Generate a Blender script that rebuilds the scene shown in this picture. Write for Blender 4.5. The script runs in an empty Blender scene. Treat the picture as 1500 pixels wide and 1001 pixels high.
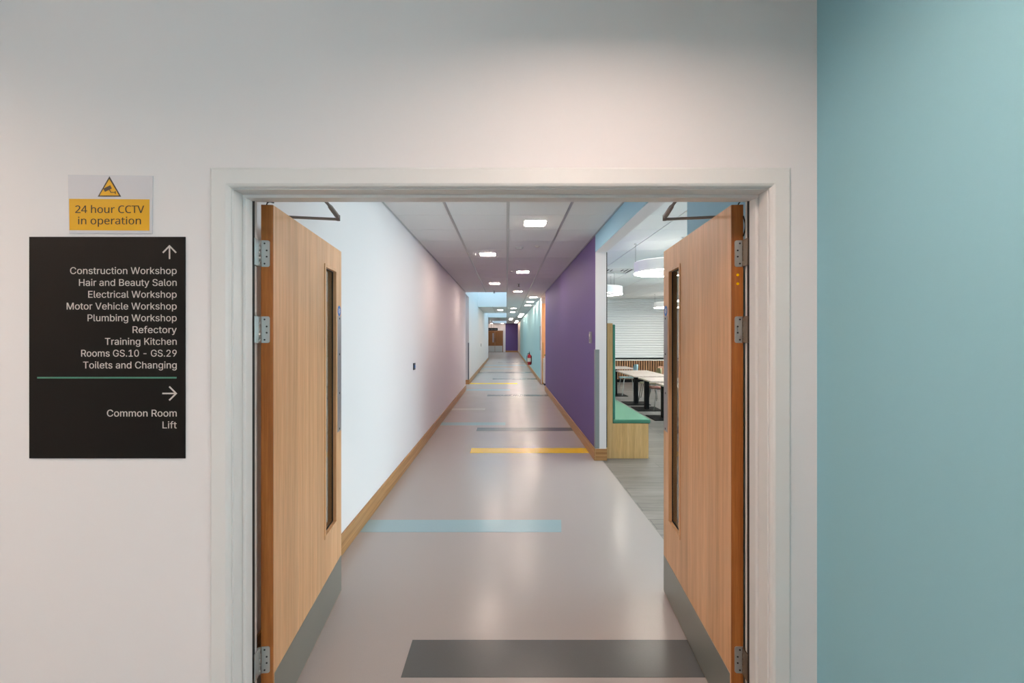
import bpy, bmesh, math, random
from mathutils import Vector, Matrix

random.seed(7)
S = bpy.context.scene
COL = S.collection

# ------------------------------------------------------------------ camera
CAMZ = 1.535
F_PX = 630.0
cam_d = bpy.data.cameras.new('camera')
cam_d.sensor_width = 36.0
cam_d.lens = 36.0 * F_PX / 1500.0
cam_d.shift_x = 8.0 / 1500.0
cam_d.shift_y = -7.5 / 1500.0
cam_d.clip_start = 0.02
cam_d.clip_end = 300
cam = bpy.data.objects.new('camera', cam_d)
COL.objects.link(cam)
cam.location = (0, 0, CAMZ)
cam.rotation_euler = (math.radians(90), 0, 0)
S.camera = cam

# ------------------------------------------------------------------ sky and exposure
W = bpy.data.worlds.new('sky')
S.world = W
W.use_nodes = True
bg = W.node_tree.nodes['Background']
bg.inputs[0].default_value = (0.68, 0.87, 1.0, 1)
bg.inputs[1].default_value = 23.0
S.view_settings.view_transform = 'Standard'
S.view_settings.look = 'None'
S.view_settings.gamma = 1.0
S.view_settings.use_curve_mapping = False
S.view_settings.exposure = 0.0
try:
    S.cycles.max_bounces = 10
    S.cycles.diffuse_bounces = 6
    S.cycles.caustics_reflective = False
    S.cycles.caustics_refractive = False
    S.cycles.sample_clamp_indirect = 6.0
    S.cycles.use_light_tree = True
except Exception:
    pass
E_LOBBY = 166.0          # lobby ceiling lamps
E_CORR = 88.0           # corridor ceiling lamps
E_RING = 112.0           # ring pendants


def portal(name, loc, rot, sx, sy):
    l = bpy.data.lights.new(name, 'AREA')
    l.shape = 'RECTANGLE'
    l.size, l.size_y = sx, sy
    l.cycles.is_portal = True
    o = bpy.data.objects.new(name, l)
    o.location = loc
    o.rotation_euler = rot
    COL.objects.link(o)


# ------------------------------------------------------------------ colour and materials
def lin(r, g, b):
    def f(c):
        c /= 255.0
        return c / 12.92 if c <= 0.04045 else ((c + 0.055) / 1.055) ** 2.4
    return (f(r), f(g), f(b), 1.0)


def new_mat(name):
    m = bpy.data.materials.new(name)
    m.use_nodes = True
    nt = m.node_tree
    return m, nt, nt.nodes['Principled BSDF']


def plain(name, rgb, rough=0.6, metal=0.0, spec=0.5, bump=0.0, bscale=200.0, vary=0.0):
    m, nt, p = new_mat(name)
    p.inputs['Base Color'].default_value = lin(*rgb)
    p.inputs['Roughness'].default_value = rough
    p.inputs['Metallic'].default_value = metal
    p.inputs['Specular IOR Level'].default_value = spec
    if bump or vary:
        tc = nt.nodes.new('ShaderNodeTexCoord')
        nz = nt.nodes.new('ShaderNodeTexNoise')
        nz.inputs['Scale'].default_value = bscale
        nz.inputs['Detail'].default_value = 3
        nt.links.new(tc.outputs['Object'], nz.inputs['Vector'])
        if bump:
            b = nt.nodes.new('ShaderNodeBump')
            b.inputs['Strength'].default_value = bump
            b.inputs['Distance'].default_value = 0.001
            nt.links.new(nz.outputs['Fac'], b.inputs['Height'])
            nt.links.new(b.outputs['Normal'], p.inputs['Normal'])
        if vary:
            mx = nt.nodes.new('ShaderNodeMix')
            mx.data_type = 'RGBA'
            c = lin(*rgb)
            mx.inputs[6].default_value = tuple(x * (1 - vary) for x in c[:3]) + (1,)
            mx.inputs[7].default_value = tuple(min(1, x * (1 + vary)) for x in c[:3]) + (1,)
            nt.links.new(nz.outputs['Fac'], mx.inputs[0])
            nt.links.new(mx.outputs[2], p.inputs['Base Color'])
    return m


def wood(name, dark, mid, light, stretch=(38, 38, 0.9), rough=0.45, board=None):
    m, nt, p = new_mat(name)
    p.inputs['Roughness'].default_value = rough
    tc = nt.nodes.new('ShaderNodeTexCoord')
    mp = nt.nodes.new('ShaderNodeMapping')
    mp.inputs['Scale'].default_value = stretch
    nt.links.new(tc.outputs['Object'], mp.inputs['Vector'])
    n1 = nt.nodes.new('ShaderNodeTexNoise')
    n1.inputs['Scale'].default_value = 1.0
    n1.inputs['Detail'].default_value = 6
    n1.inputs['Roughness'].default_value = 0.62
    n1.inputs['Distortion'].default_value = 0.35
    nt.links.new(mp.outputs['Vector'], n1.inputs['Vector'])
    cr = nt.nodes.new('ShaderNodeValToRGB')
    e = cr.color_ramp.elements
    e[0].position, e[0].color = 0.28, lin(*dark)
    e[1].position, e[1].color = 0.74, lin(*light)
    k = cr.color_ramp.elements.new(0.5)
    k.color = lin(*mid)
    nt.links.new(n1.outputs['Fac'], cr.inputs['Fac'])
    # fine pores
    mp2 = nt.nodes.new('ShaderNodeMapping')
    mp2.inputs['Scale'].default_value = tuple(s * 7 for s in stretch)
    nt.links.new(tc.outputs['Object'], mp2.inputs['Vector'])
    n2 = nt.nodes.new('ShaderNodeTexNoise')
    n2.inputs['Scale'].default_value = 1.0
    n2.inputs['Detail'].default_value = 2
    nt.links.new(mp2.outputs['Vector'], n2.inputs['Vector'])
    mr = nt.nodes.new('ShaderNodeMapRange')
    mr.inputs[1].default_value = 0.3
    mr.inputs[2].default_value = 0.6
    mr.inputs[3].default_value = 0.86
    mr.inputs[4].default_value = 1.03
    nt.links.new(n2.outputs['Fac'], mr.inputs[0])
    mul = nt.nodes.new('ShaderNodeMix')
    mul.data_type = 'RGBA'
    mul.blend_type = 'MULTIPLY'
    mul.inputs[0].default_value = 1.0
    nt.links.new(cr.outputs['Color'], mul.inputs[6])
    nt.links.new(mr.outputs[0], mul.inputs[7])
    out = mul.outputs[2]
    if board:                      # vertical veneer leaves of slightly different tone
        sx = nt.nodes.new('ShaderNodeSeparateXYZ')
        nt.links.new(tc.outputs['Object'], sx.inputs[0])
        dv = nt.nodes.new('ShaderNodeMath')
        dv.operation = 'DIVIDE'
        dv.inputs[1].default_value = board
        nt.links.new(sx.outputs[0], dv.inputs[0])
        fl = nt.nodes.new('ShaderNodeMath')
        fl.operation = 'FLOOR'
        nt.links.new(dv.outputs[0], fl.inputs[0])
        wn = nt.nodes.new('ShaderNodeTexWhiteNoise')
        wn.noise_dimensions = '1D'
        nt.links.new(fl.outputs[0], wn.inputs['W'])
        m2 = nt.nodes.new('ShaderNodeMapRange')
        m2.inputs[3].default_value = 0.93
        m2.inputs[4].default_value = 1.05
        nt.links.new(wn.outputs['Value'], m2.inputs[0])
        ml = nt.nodes.new('ShaderNodeMix')
        ml.data_type = 'RGBA'
        ml.blend_type = 'MULTIPLY'
        ml.inputs[0].default_value = 1.0
        nt.links.new(out, ml.inputs[6])
        nt.links.new(m2.outputs[0], ml.inputs[7])
        out = ml.outputs[2]
    nt.links.new(out, p.inputs['Base Color'])
    b = nt.nodes.new('ShaderNodeBump')
    b.inputs['Strength'].default_value = 0.12
    b.inputs['Distance'].default_value = 0.001
    nt.links.new(n1.outputs['Fac'], b.inputs['Height'])
    nt.links.new(b.outputs['Normal'], p.inputs['Normal'])
    return m


def glow(name, rgb, strength):
    m, nt, p = new_mat(name)
    p.inputs['Base Color'].default_value = (0.8, 0.8, 0.8, 1)
    p.inputs['Emission Color'].default_value = lin(*rgb)
    p.inputs['Emission Strength'].default_value = strength
    return m


def glass_mat(name, tint=(235, 240, 238), refl=0.10):
    m = bpy.data.materials.new(name)
    m.use_nodes = True
    nt = m.node_tree
    nt.nodes.clear()
    o = nt.nodes.new('ShaderNodeOutputMaterial')
    t = nt.nodes.new('ShaderNodeBsdfTransparent')
    t.inputs[0].default_value = lin(*tint)
    g = nt.nodes.new('ShaderNodeBsdfGlossy')
    g.inputs['Roughness'].default_value = 0.02
    fr = nt.nodes.new('ShaderNodeFresnel')
    ge = nt.nodes.new('ShaderNodeNewGeometry')
    mr = nt.nodes.new('ShaderNodeMapRange')     # same reflectance entering and leaving the pane
    mr.inputs[3].default_value = 1.45
    mr.inputs[4].default_value = 1 / 1.45
    nt.links.new(ge.outputs['Backfacing'], mr.inputs[0])
    nt.links.new(mr.outputs[0], fr.inputs['IOR'])
    mx = nt.nodes.new('ShaderNodeMixShader')
    nt.links.new(fr.outputs[0], mx.inputs[0])
    nt.links.new(t.outputs[0], mx.inputs[1])
    nt.links.new(g.outputs[0], mx.inputs[2])
    nt.links.new(mx.outputs[0], o.inputs[0])
    return m


def vinyl(name, rgb, rough=0.3):
    m, nt, p = new_mat(name)
    p.inputs['Specular IOR Level'].default_value = 0.28
    tc = nt.nodes.new('ShaderNodeTexCoord')
    n = nt.nodes.new('ShaderNodeTexNoise')
    n.inputs['Scale'].default_value = 260
    n.inputs['Detail'].default_value = 2
    nt.links.new(tc.outputs['Object'], n.inputs['Vector'])
    mx = nt.nodes.new('ShaderNodeMix')
    mx.data_type = 'RGBA'
    c = lin(*rgb)
    mx.inputs[6].default_value = tuple(x * 0.93 for x in c[:3]) + (1,)
    mx.inputs[7].default_value = tuple(x * 1.07 for x in c[:3]) + (1,)
    nt.links.new(n.outputs['Fac'], mx.inputs[0])
    nt.links.new(mx.outputs[2], p.inputs['Base Color'])
    n3 = nt.nodes.new('ShaderNodeTexNoise')
    n3.inputs['Scale'].default_value = 2.2
    n3.inputs['Detail'].default_value = 3
    nt.links.new(tc.outputs['Object'], n3.inputs['Vector'])
    mr = nt.nodes.new('ShaderNodeMapRange')
    mr.inputs[3].default_value = rough - 0.04
    mr.inputs[4].default_value = rough + 0.05
    nt.links.new(n3.outputs['Fac'], mr.inputs[0])
    nt.links.new(mr.outputs[0], p.inputs['Roughness'])
    b = nt.nodes.new('ShaderNodeBump')
    b.inputs['Strength'].default_value = 0.05
    b.inputs['Distance'].default_value = 0.0006
    nt.links.new(n.outputs['Fac'], b.inputs['Height'])
    nt.links.new(b.outputs['Normal'], p.inputs['Normal'])
    return m


def planks(name, a, b_, groove):
    m, nt, p = new_mat(name)
    p.inputs['Roughness'].default_value = 0.45
    tc = nt.nodes.new('ShaderNodeTexCoord')
    br = nt.nodes.new('ShaderNodeTexBrick')
    br.inputs['Color1'].default_value = lin(*a)
    br.inputs['Color2'].default_value = lin(*b_)
    br.inputs['Mortar'].default_value = lin(*groove)
    br.inputs['Scale'].default_value = 1.0
    br.inputs['Mortar Size'].default_value = 0.003
    br.inputs['Brick Width'].default_value = 1.2
    br.inputs['Row Height'].default_value = 0.18
    nt.links.new(tc.outputs['Object'], br.inputs['Vector'])
    mp = nt.nodes.new('ShaderNodeMapping')
    mp.inputs['Scale'].default_value = (3, 30, 3)
    nt.links.new(tc.outputs['Object'], mp.inputs['Vector'])
    n = nt.nodes.new('ShaderNodeTexNoise')
    n.inputs['Scale'].default_value = 1
    n.inputs['Detail'].default_value = 5
    nt.links.new(mp.outputs['Vector'], n.inputs['Vector'])
    mr = nt.nodes.new('ShaderNodeMapRange')
    mr.inputs[1].default_value, mr.inputs[2].default_value = 0.3, 0.7
    mr.inputs[3].default_value, mr.inputs[4].default_value = 0.75, 1.15
    nt.links.new(n.outputs['Fac'], mr.inputs[0])
    ml = nt.nodes.new('ShaderNodeMix')
    ml.data_type = 'RGBA'
    ml.blend_type = 'MULTIPLY'
    ml.inputs[0].default_value = 1.0
    nt.links.new(br.outputs['Color'], ml.inputs[6])
    nt.links.new(mr.outputs[0], ml.inputs[7])
    nt.links.new(ml.outputs[2], p.inputs['Base Color'])
    return m


M = {}
M['white_wall'] = plain('white wall paint', (236, 231, 231), 0.75, bump=0.08, bscale=350)
M['teal_wall'] = plain('teal wall paint', (146, 196, 210), 0.6, bump=0.08, bscale=350)
M['pale_teal'] = plain('pale teal wall paint', (166, 214, 220), 0.6, bump=0.08, bscale=350)
M['sky_paint'] = plain('light blue wall paint', (156, 202, 226), 0.65, bump=0.06, bscale=350)
M['purple'] = plain('purple wall paint', (98, 77, 137), 0.6, bump=0.08, bscale=350)
M['cream'] = plain('cream wall paint', (226, 208, 194), 0.75, bump=0.08, bscale=350)
M['orange'] = plain('orange wall paint', (240, 190, 136), 0.65, bump=0.06, bscale=350)
M['gloss_white'] = plain('white satin woodwork', (228, 226, 224), 0.35, bump=0.03, bscale=120)
M['tile'] = plain('mineral ceiling tile', (243, 242, 240), 0.9, bump=0.35, bscale=500)
M['tbar'] = plain('ceiling grid metal', (206, 206, 204), 0.35, metal=0.6)
M['void'] = plain('dark ceiling void', (40, 40, 40), 0.9)
M['vinyl'] = vinyl('grey vinyl floor', (176, 168, 165), 0.24)
M['band_grey'] = vinyl('dark grey vinyl', (98, 99, 99), 0.24)
M['band_blue'] = vinyl('light blue vinyl', (156, 182, 190), 0.24)
M['band_yellow'] = vinyl('yellow vinyl', (250, 200, 0), 0.24)
M['band_pale'] = vinyl('pale vinyl', (196, 188, 182), 0.24)
M['lvt'] = planks('grey wood plank vinyl', (128, 122, 117), (112, 107, 103), (84, 80, 77))
M['oak_face'] = wood('oak door veneer', (212, 158, 110), (227, 174, 126), (239, 192, 147), (36, 36, 0.8), 0.42, board=0.125)
M['oak_edge'] = wood('oak door lipping', (134, 74, 24), (162, 96, 38), (182, 114, 54), (60, 60, 2.0), 0.5)
M['oak_trim_y'] = wood('oak skirting', (150, 104, 58), (178, 130, 80), (198, 152, 102), (30, 1.2, 60), 0.45)
M['oak_trim_x'] = wood('oak skirting return', (150, 104, 58), (178, 130, 80), (198, 152, 102), (1.2, 30, 60), 0.45)
M['oak_panel'] = wood('oak bench panel', (196, 154, 96), (214, 172, 112), (226, 188, 132), (30, 30, 1.0), 0.45)
M['far_door'] = wood('warm timber door', (122, 80, 42), (142, 94, 52), (160, 110, 66), (40, 40, 1.0), 0.45)
M['steel'] = plain('brushed steel', (196, 199, 198), 0.38, metal=0.75, bump=0.05, bscale=600)
M['kick_steel'] = plain('satin steel kick plate', (158, 160, 152), 0.36, metal=0.7, bump=0.05, bscale=500)
M['push_steel'] = plain('satin steel push plate', (176, 172, 172), 0.35, metal=0.7)
M['bronze'] = plain('dull nickel', (150, 132, 116), 0.4, metal=0.9)
M['screw'] = plain('dark screw recess', (45, 45, 45), 0.6)
M['silver_paint'] = plain('silver painted metal', (128, 120, 116), 0.45, metal=0.4)
M['rubber'] = plain('black rubber', (18, 17, 16), 0.6)
M['sign_black'] = plain('matt black sign board', (10, 9, 8), 0.55, spec=0.2)
M['sign_text'] = plain('pale vinyl lettering', (206, 200, 194), 0.6)
M['sign_green'] = plain('green vinyl line', (70, 132, 112), 0.6)
M['sign_white'] = plain('white sign plastic', (214, 211, 216), 0.4)
M['sign_yellow'] = plain('yellow sign vinyl', (226, 168, 0), 0.45)
M['sign_ink'] = plain('brown black sign ink', (44, 30, 22), 0.5)
M['blue_disc'] = plain('blue sign vinyl', (46, 118, 196), 0.45)
M['grey_guard'] = plain('grey corner guard', (136, 142, 142), 0.5)
M['dark_guard'] = plain('dark grey corner guard', (120, 122, 128), 0.5)
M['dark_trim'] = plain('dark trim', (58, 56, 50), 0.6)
M['green_vinyl'] = plain('green upholstery', (66, 130, 104), 0.55, bump=0.1, bscale=400)
M['green_back'] = plain('deep green upholstery', (50, 118, 98), 0.55, bump=0.1, bscale=400)
M['table_top'] = wood('pale table laminate', (182, 164, 152), (196, 178, 167), (206, 190, 180), (30, 1.4, 30), 0.4)
M['black_metal'] = plain('black powder coat', (13, 12, 12), 0.55, spec=0.12)
M['chair_blue'] = plain('pale blue plastic', (158, 192, 198), 0.45)
M['chair_pink'] = plain('terracotta plastic', (176, 104, 86), 0.45)
M['chair_olive'] = plain('olive plastic', (146, 138, 102), 0.45)
M['chair_mint'] = plain('mint plastic', (206, 222, 210), 0.45)
M['chair_brown'] = plain('brown plastic', (140, 92, 66), 0.45)
M['pale_metal'] = plain('pale painted metal', (206, 208, 206), 0.4)
M['grey_metal'] = plain('grey painted metal', (130, 124, 120), 0.4)
M['shutter'] = plain('white shutter slats', (224, 226, 226), 0.45)
M['slat_wood'] = wood('slatted timber', (140, 96, 60), (168, 120, 80), (188, 140, 98), (30, 30, 1.0), 0.5)
M['counter'] = plain('white counter', (224, 220, 212), 0.4)
M['led_corr'] = glow('corridor lamp diffuser', (255, 233, 219), E_CORR)
M['led_lobby'] = glow('lobby lamp diffuser', (255, 227, 212), E_LOBBY)
M['led_ring'] = glow('ring lamp diffuser', (255, 248, 234), E_RING)
M['led_dim'] = glow('dim lamp diffuser', (255, 233, 219), E_CORR * .35)
M['led_left'] = glow('warm lobby lamp diffuser', (255, 222, 200), E_LOBBY * 1.2)
M['uplight_added'] = glow('added ring uplight', (255, 250, 240), 3.5)  # uplight added to the rings to brighten the room ceiling
M['lamp_white'] = plain('white lamp housing', (222, 220, 216), 0.4)
M['body_glow'] = glow('ring body with added glow', (236, 238, 226), 0.30)  # weak emission added so the ring body stays pale
M['red'] = plain('red enamel', (178, 22, 32), 0.3)
M['label_white'] = plain('white label', (222, 214, 206), 0.5)
M['plastic_dark'] = plain('dark grey plastic', (62, 66, 76), 0.4)
M['plastic_grey'] = plain('grey plastic', (150, 150, 154), 0.4)
M['glass'] = glass_mat('door glass', (224, 224, 218))
M['clear_glass'] = glass_mat('window glass', (240, 242, 239))
M['roof_glass'] = glass_mat('tinted roof glass', (160, 171, 174))
M['leaf_green'] = plain('leaf green', (110, 160, 50), 0.5)


# ------------------------------------------------------------------ mesh helpers
class MB:
    def __init__(self):
        self.bm = bmesh.new()

    def box(self, x0, x1, y0, y1, z0, z1, bev=0.0):
        x0, x1 = min(x0, x1), max(x0, x1)
        y0, y1 = min(y0, y1), max(y0, y1)
        z0, z1 = min(z0, z1), max(z0, z1)
        v = [self.bm.verts.new(p) for p in
             ((x0, y0, z0), (x1, y0, z0), (x1, y1, z0), (x0, y1, z0), (x0, y0, z1), (x1, y0, z1), (x1, y1, z1), (x0, y1, z1))]
        fs = [self.bm.faces.new([v[i] for i in q]) for q in
              ((0, 3, 2, 1), (4, 5, 6, 7), (0, 1, 5, 4), (1, 2, 6, 5), (2, 3, 7, 6), (3, 0, 4, 7))]
        if bev:
            es = list({e for f in fs for e in f.edges})
            bmesh.ops.bevel(self.bm, geom=es, offset=bev, segments=2, affect='EDGES', profile=0.5)
        return self

    def prism(self, pts, axis, a0, a1):
        """extrude a closed outline: pts are 2-D in the other two axes (cyclic order)"""
        def mk(p, a):
            return {'x': (a, p[0], p[1]), 'y': (p[0], a, p[1]), 'z': (p[0], p[1], a)}[axis]
        lo = [self.bm.verts.new(mk(p, a0)) for p in pts]
        hi = [self.bm.verts.new(mk(p, a1)) for p in pts]
        n = len(pts)
        self.bm.faces.new(lo)
        self.bm.faces.new(hi)
        for i in range(n):
            self.bm.faces.new((lo[i], lo[(i + 1) % n], hi[(i + 1) % n], hi[i]))
        return self

    def cyl(self, c, r, h, axis='z', n=24, r2=None):
        r2 = r if r2 is None else r2
        ring = []
        for rr, a in ((r, 0.0), (r2, h)):
            lst = []
            for i in range(n):
                t = 2 * math.pi * i / n
                u, w = rr * math.cos(t), rr * math.sin(t)
                p = {'z': (c[0] + u, c[1] + w, c[2] + a), 'y': (c[0] + u, c[1] + a, c[2] + w), 'x': (c[0] + a, c[1] + u, c[2] + w)}[axis]
                lst.append(self.bm.verts.new(p))
            ring.append(lst)
        self.bm.faces.new(ring[0])
        self.bm.faces.new(ring[1])
        for i in range(n):
            f = self.bm.faces.new((ring[0][i], ring[0][(i + 1) % n], ring[1][(i + 1) % n], ring[1][i]))
            f.smooth = True
        return self

    def lathe(self, prof, c, n=32):
        rows = []
        for r, z in prof:
            rows.append([self.bm.verts.new((c[0] + r * math.cos(2 * math.pi * i / n), c[1] + r * math.sin(2 * math.pi * i / n), c[2] + z)) for i in range(n)])
        for a, b in zip(rows, rows[1:]):
            for i in range(n):
                f = self.bm.faces.new((a[i], a[(i + 1) % n], b[(i + 1) % n], b[i]))
                f.smooth = True
        self.bm.faces.new(rows[0])
        self.bm.faces.new(rows[-1])
        return self

    def ring_section(self, prof, c, n=64):
        """closed profile (r,z) revolved about z"""
        rows = []
        for r, z in prof:
            rows.append([self.bm.verts.new((c[0] + r * math.cos(2 * math.pi * i / n), c[1] + r * math.sin(2 * math.pi * i / n), c[2] + z)) for i in range(n)])
        k = len(rows)
        for j in range(k):
            a, b = rows[j], rows[(j + 1) % k]
            for i in range(n):
                self.bm.faces.new((a[i], a[(i + 1) % n], b[(i + 1) % n], b[i]))
        return self

    def tube(self, pts, r, n=10):
        pts = [Vector(p) for p in pts]
        rows = []
        for i, p in enumerate(pts):
            d = (pts[min(i + 1, len(pts) - 1)] - pts[max(i - 1, 0)]).normalized()
            up = Vector((0, 0, 1)) if abs(d.z) < 0.9 else Vector((1, 0, 0))
            a = d.cross(up).normalized()
            b = d.cross(a)
            rr = r[i] if isinstance(r, (list, tuple)) else r
            rows.append([self.bm.verts.new(p + rr * (math.cos(2 * math.pi * k / n) * a + math.sin(2 * math.pi * k / n) * b)) for k in range(n)])
        for a, b in zip(rows, rows[1:]):
            for k in range(n):
                f = self.bm.faces.new((a[k], a[(k + 1) % n], b[(k + 1) % n], b[k]))
                f.smooth = True
        self.bm.faces.new(rows[0])
        self.bm.faces.new(rows[-1])
        return self

    def build(self, name, mat, parent=None, loc=None, smooth=False):
        bmesh.ops.recalc_face_normals(self.bm, faces=self.bm.faces)
        me = bpy.data.meshes.new(name)
        self.bm.to_mesh(me)
        self.bm.free()
        if smooth:
            for p in me.polygons:
                p.use_smooth = True
        me.materials.append(M[mat] if isinstance(mat, str) else mat)
        o = bpy.data.objects.new(name, me)
        COL.objects.link(o)
        if parent:
            o.parent = parent
        if loc:
            o.location = loc
        return o


def tag(o, label, cat, group=None, kind=None):
    if label:
        o['label'] = label
    if cat:
        o['category'] = cat
    if group:
        o['group'] = group
    if kind:
        o['kind'] = kind
    return o


def thing(name, label, cat, loc=(0, 0, 0), rotz=0.0, group=None, kind=None):
    o = bpy.data.objects.new(name, None)
    o.empty_display_size = 0.1
    COL.objects.link(o)
    o.location = loc
    o.rotation_euler = (0, 0, rotz)
    return tag(o, label, cat, group, kind)


def dup(root, loc, rotz=None, label=None, mats=None):
    r = root.copy()
    COL.objects.link(r)
    r.location = loc
    if rotz is not None:
        r.rotation_euler = (0, 0, rotz)
    if label:
        r['label'] = label
    for ch in list(root.children):
        c = ch.copy()
        COL.objects.link(c)
        c.parent = r
        if mats and ch.name.split('.')[0] in mats:
            c.data = c.data.copy()
            c.data.materials[0] = M[mats[ch.name.split('.')[0]]]
        for g in ch.children:
            d = g.copy()
            COL.objects.link(d)
            d.parent = c
    return r


def struct(name, mb, mat, label, cat):
    return tag(mb.build(name, mat), label, cat, kind='structure')


# ------------------------------------------------------------------ key dimensions
YF, YB = 1.500, 1.640           # lobby face and corridor face of the door wall
CEIL = 2.79
XL, XR = -1.165, 1.100          # corridor walls
XL2 = -1.205                    # corridor left wall further on
CX = -0.021                     # middle of the doorway
HW = 0.9305                     # half width of the frame inside
HEAD = 2.047                    # underside of the frame head
TEAL = 1.083                    # lobby teal wall
# lobby
LBX, LBY = -3.6, -4.2

# ------------------------------------------------------------------ big structure: lobby
struct('wall_front', MB()
       .box(LBX - .1, CX - HW - .032, YF, YB, 0, CEIL + .14)
       .box(CX + HW + .032, 1.5, YF, YB, 0, CEIL + .14)
       .box(CX - HW - .032, CX + HW + .032, YF, YB, HEAD + .032, CEIL + .14),
       'white_wall', 'white painted lobby wall around the open double doors', 'wall')
struct('wall_right', MB().box(TEAL, TEAL + .12, LBY, -3.0, 0, CEIL + .14).box(TEAL, TEAL + .12, -1.4, YF, 0, CEIL + .14).box(TEAL, TEAL + .12, -3.0, -1.4, 0, 1.3)
       .box(TEAL, TEAL + .12, -3.0, -1.4, 2.5, CEIL + .14), 'teal_wall',
       'smooth teal painted lobby wall to the right of the double doors', 'wall')
struct('wall_left', MB().box(LBX - .1, LBX, LBY, YF, 0, CEIL + .14), 'cream', 'cream lobby wall closing the left of the lobby', 'wall')
struct('wall_back', MB().box(LBX - .1, TEAL + .12, LBY - .1, LBY, 0, CEIL + .14), 'white_wall', 'white lobby wall facing the double doors', 'wall')

wf = MB().box(TEAL + .03, TEAL + .09, -3.0, -1.4, 1.3, 1.35).box(TEAL + .03, TEAL + .09, -3.0, -1.4, 2.45, 2.5)
for y in (-2.975, -2.2, -1.425):
    wf.box(TEAL + .03, TEAL + .09, y - .025, y + .025, 1.35, 2.45)
wf = struct('window_3', wf, 'gloss_white', 'unseen lobby window added in the teal wall for cool daylight', 'window')  # out of view, added to throw cool daylight on the left reveal
MB().box(TEAL + .055, TEAL + .061, -2.95, -1.45, 1.35, 2.45).build('pane', 'clear_glass', wf)
portal('lobby_window_portal', (TEAL + .13, -2.2, 1.9), (0, math.radians(90), 0), 1.2, 1.6)

fl = struct('floor', MB().box(LBX - .1, 1.185, LBY - .1, 42.2, -.06, 0).box(1.185, 1.5, 5.40, 42.2, -.06, 0).box(-3.2, LBX, 11.5, 42.2, -.06, 0)
            .box(1.185, 2.2, 12.15, 14.2, -.06, 0),
            'vinyl', 'grey vinyl floor running from the lobby along the corridor', 'floor')
struct('floor_common_room', MB().box(1.185, 7.6, 1.5, 5.40, -.06, 0).box(1.5, 7.6, 5.40, 12.15, -.06, 0).box(2.2, 7.6, 12.15, 15.2, -.06, 0), 'lvt',
       'grey wood plank vinyl floor of the common room', 'floor')


def tiles(rows, cols, z, skip=lambda x, y: False, gap=0.003, bar=0.0135):
    mb = MB()
    for (y0, y1) in rows:
        for (x0, x1) in cols:
            if skip((x0 + x1) / 2, (y0 + y1) / 2):
                continue
            mb.box(x0 + bar, x1 - bar, y0 + gap, y1 - gap, z, z + .018)
    return mb


def spans(a, b, first, step):
    out = []
    edge = first
    while edge > a:
        edge -= step
    while edge < b - 1e-6:
        lo, hi = max(a, edge), min(b, edge + step)
        if hi - lo > 0.03:
            out.append((lo, hi))
        edge += step
    return out


# lobby ceiling
lr, lc = spans(LBY, YF, 1.45, .6), spans(LBX, TEAL, .015, .6)
# the lamps sit in the middle of a tile
lamps_lobby = [(.315, .55), (-2.685, .55), (-.885, -2.45)]


def lamp_cell(pts):
    def f(x, y):
        return any(abs(x - a) < .3 and abs(y - b) < .3 for a, b in pts)
    return f


cl = struct('ceiling_lobby', tiles(lr, lc, CEIL, lamp_cell(lamps_lobby)), 'tile', 'white tiled lobby ceiling above the camera side of the doors', 'ceiling')
MB().box(LBX, TEAL, LBY, YF, CEIL + .10, CEIL + .14).build('ceiling_backing', 'void', cl)
g = MB()
for x0, x1 in lc[1:]:
    g.box(x0 - .012, x0 + .012, LBY, YF, CEIL - .002, CEIL + .016)
g.build('ceiling_grid', 'tbar', cl)

# ------------------------------------------------------------------ corridor shell
WELLS = [(12.25, 18.25), (23.05, 28.45), (35.05, 41.05)]
cols = spans(XL2 - .02, XR, .015, .6)
colx = [(-1.30, -.585), (-.585, .015), (.015, .615), (.615, XR)]
rows = spans(YB, 42.0, 4.45, .6)


def in_well(x, y):
    return x < .015 and any(a < y < b for a, b in WELLS)


ceil = struct('ceiling', tiles(rows, colx, CEIL, in_well), 'tile', 'white tiled corridor ceiling with square lamps and openings to the sky', 'ceiling')
bk = MB().box(.115, 1.5, YB, 42.1, CEIL + .02, CEIL + .06)
edges = [YB] + [v for w in WELLS for v in w] + [42.1]
for i in range(0, len(edges), 2):
    bk.box(-1.4, .115, edges[i] + (.1 if i else 0), edges[i + 1] - .1, CEIL + .02, CEIL + .06)
bk.build('ceiling_backing', 'void', ceil)
g = MB()
for x in (-.585, .015, .615):
    segs = [(edges[i], edges[i + 1]) for i in range(0, len(edges), 2)] if x < 0 else [(YB, 42.0)]
    for a, b in segs:
        g.box(x - .0125, x + .0125, a, b, CEIL - .004, CEIL + .016)
for a, b in [(YB, 12.25)]:
    g.box(XL, XL + .02, a, b, CEIL - .002, CEIL + .016)
g.box(XR - .02, XR, YB, 35, CEIL - .002, CEIL + .016)
g.build('ceiling_grid', 'tbar', ceil)

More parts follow.
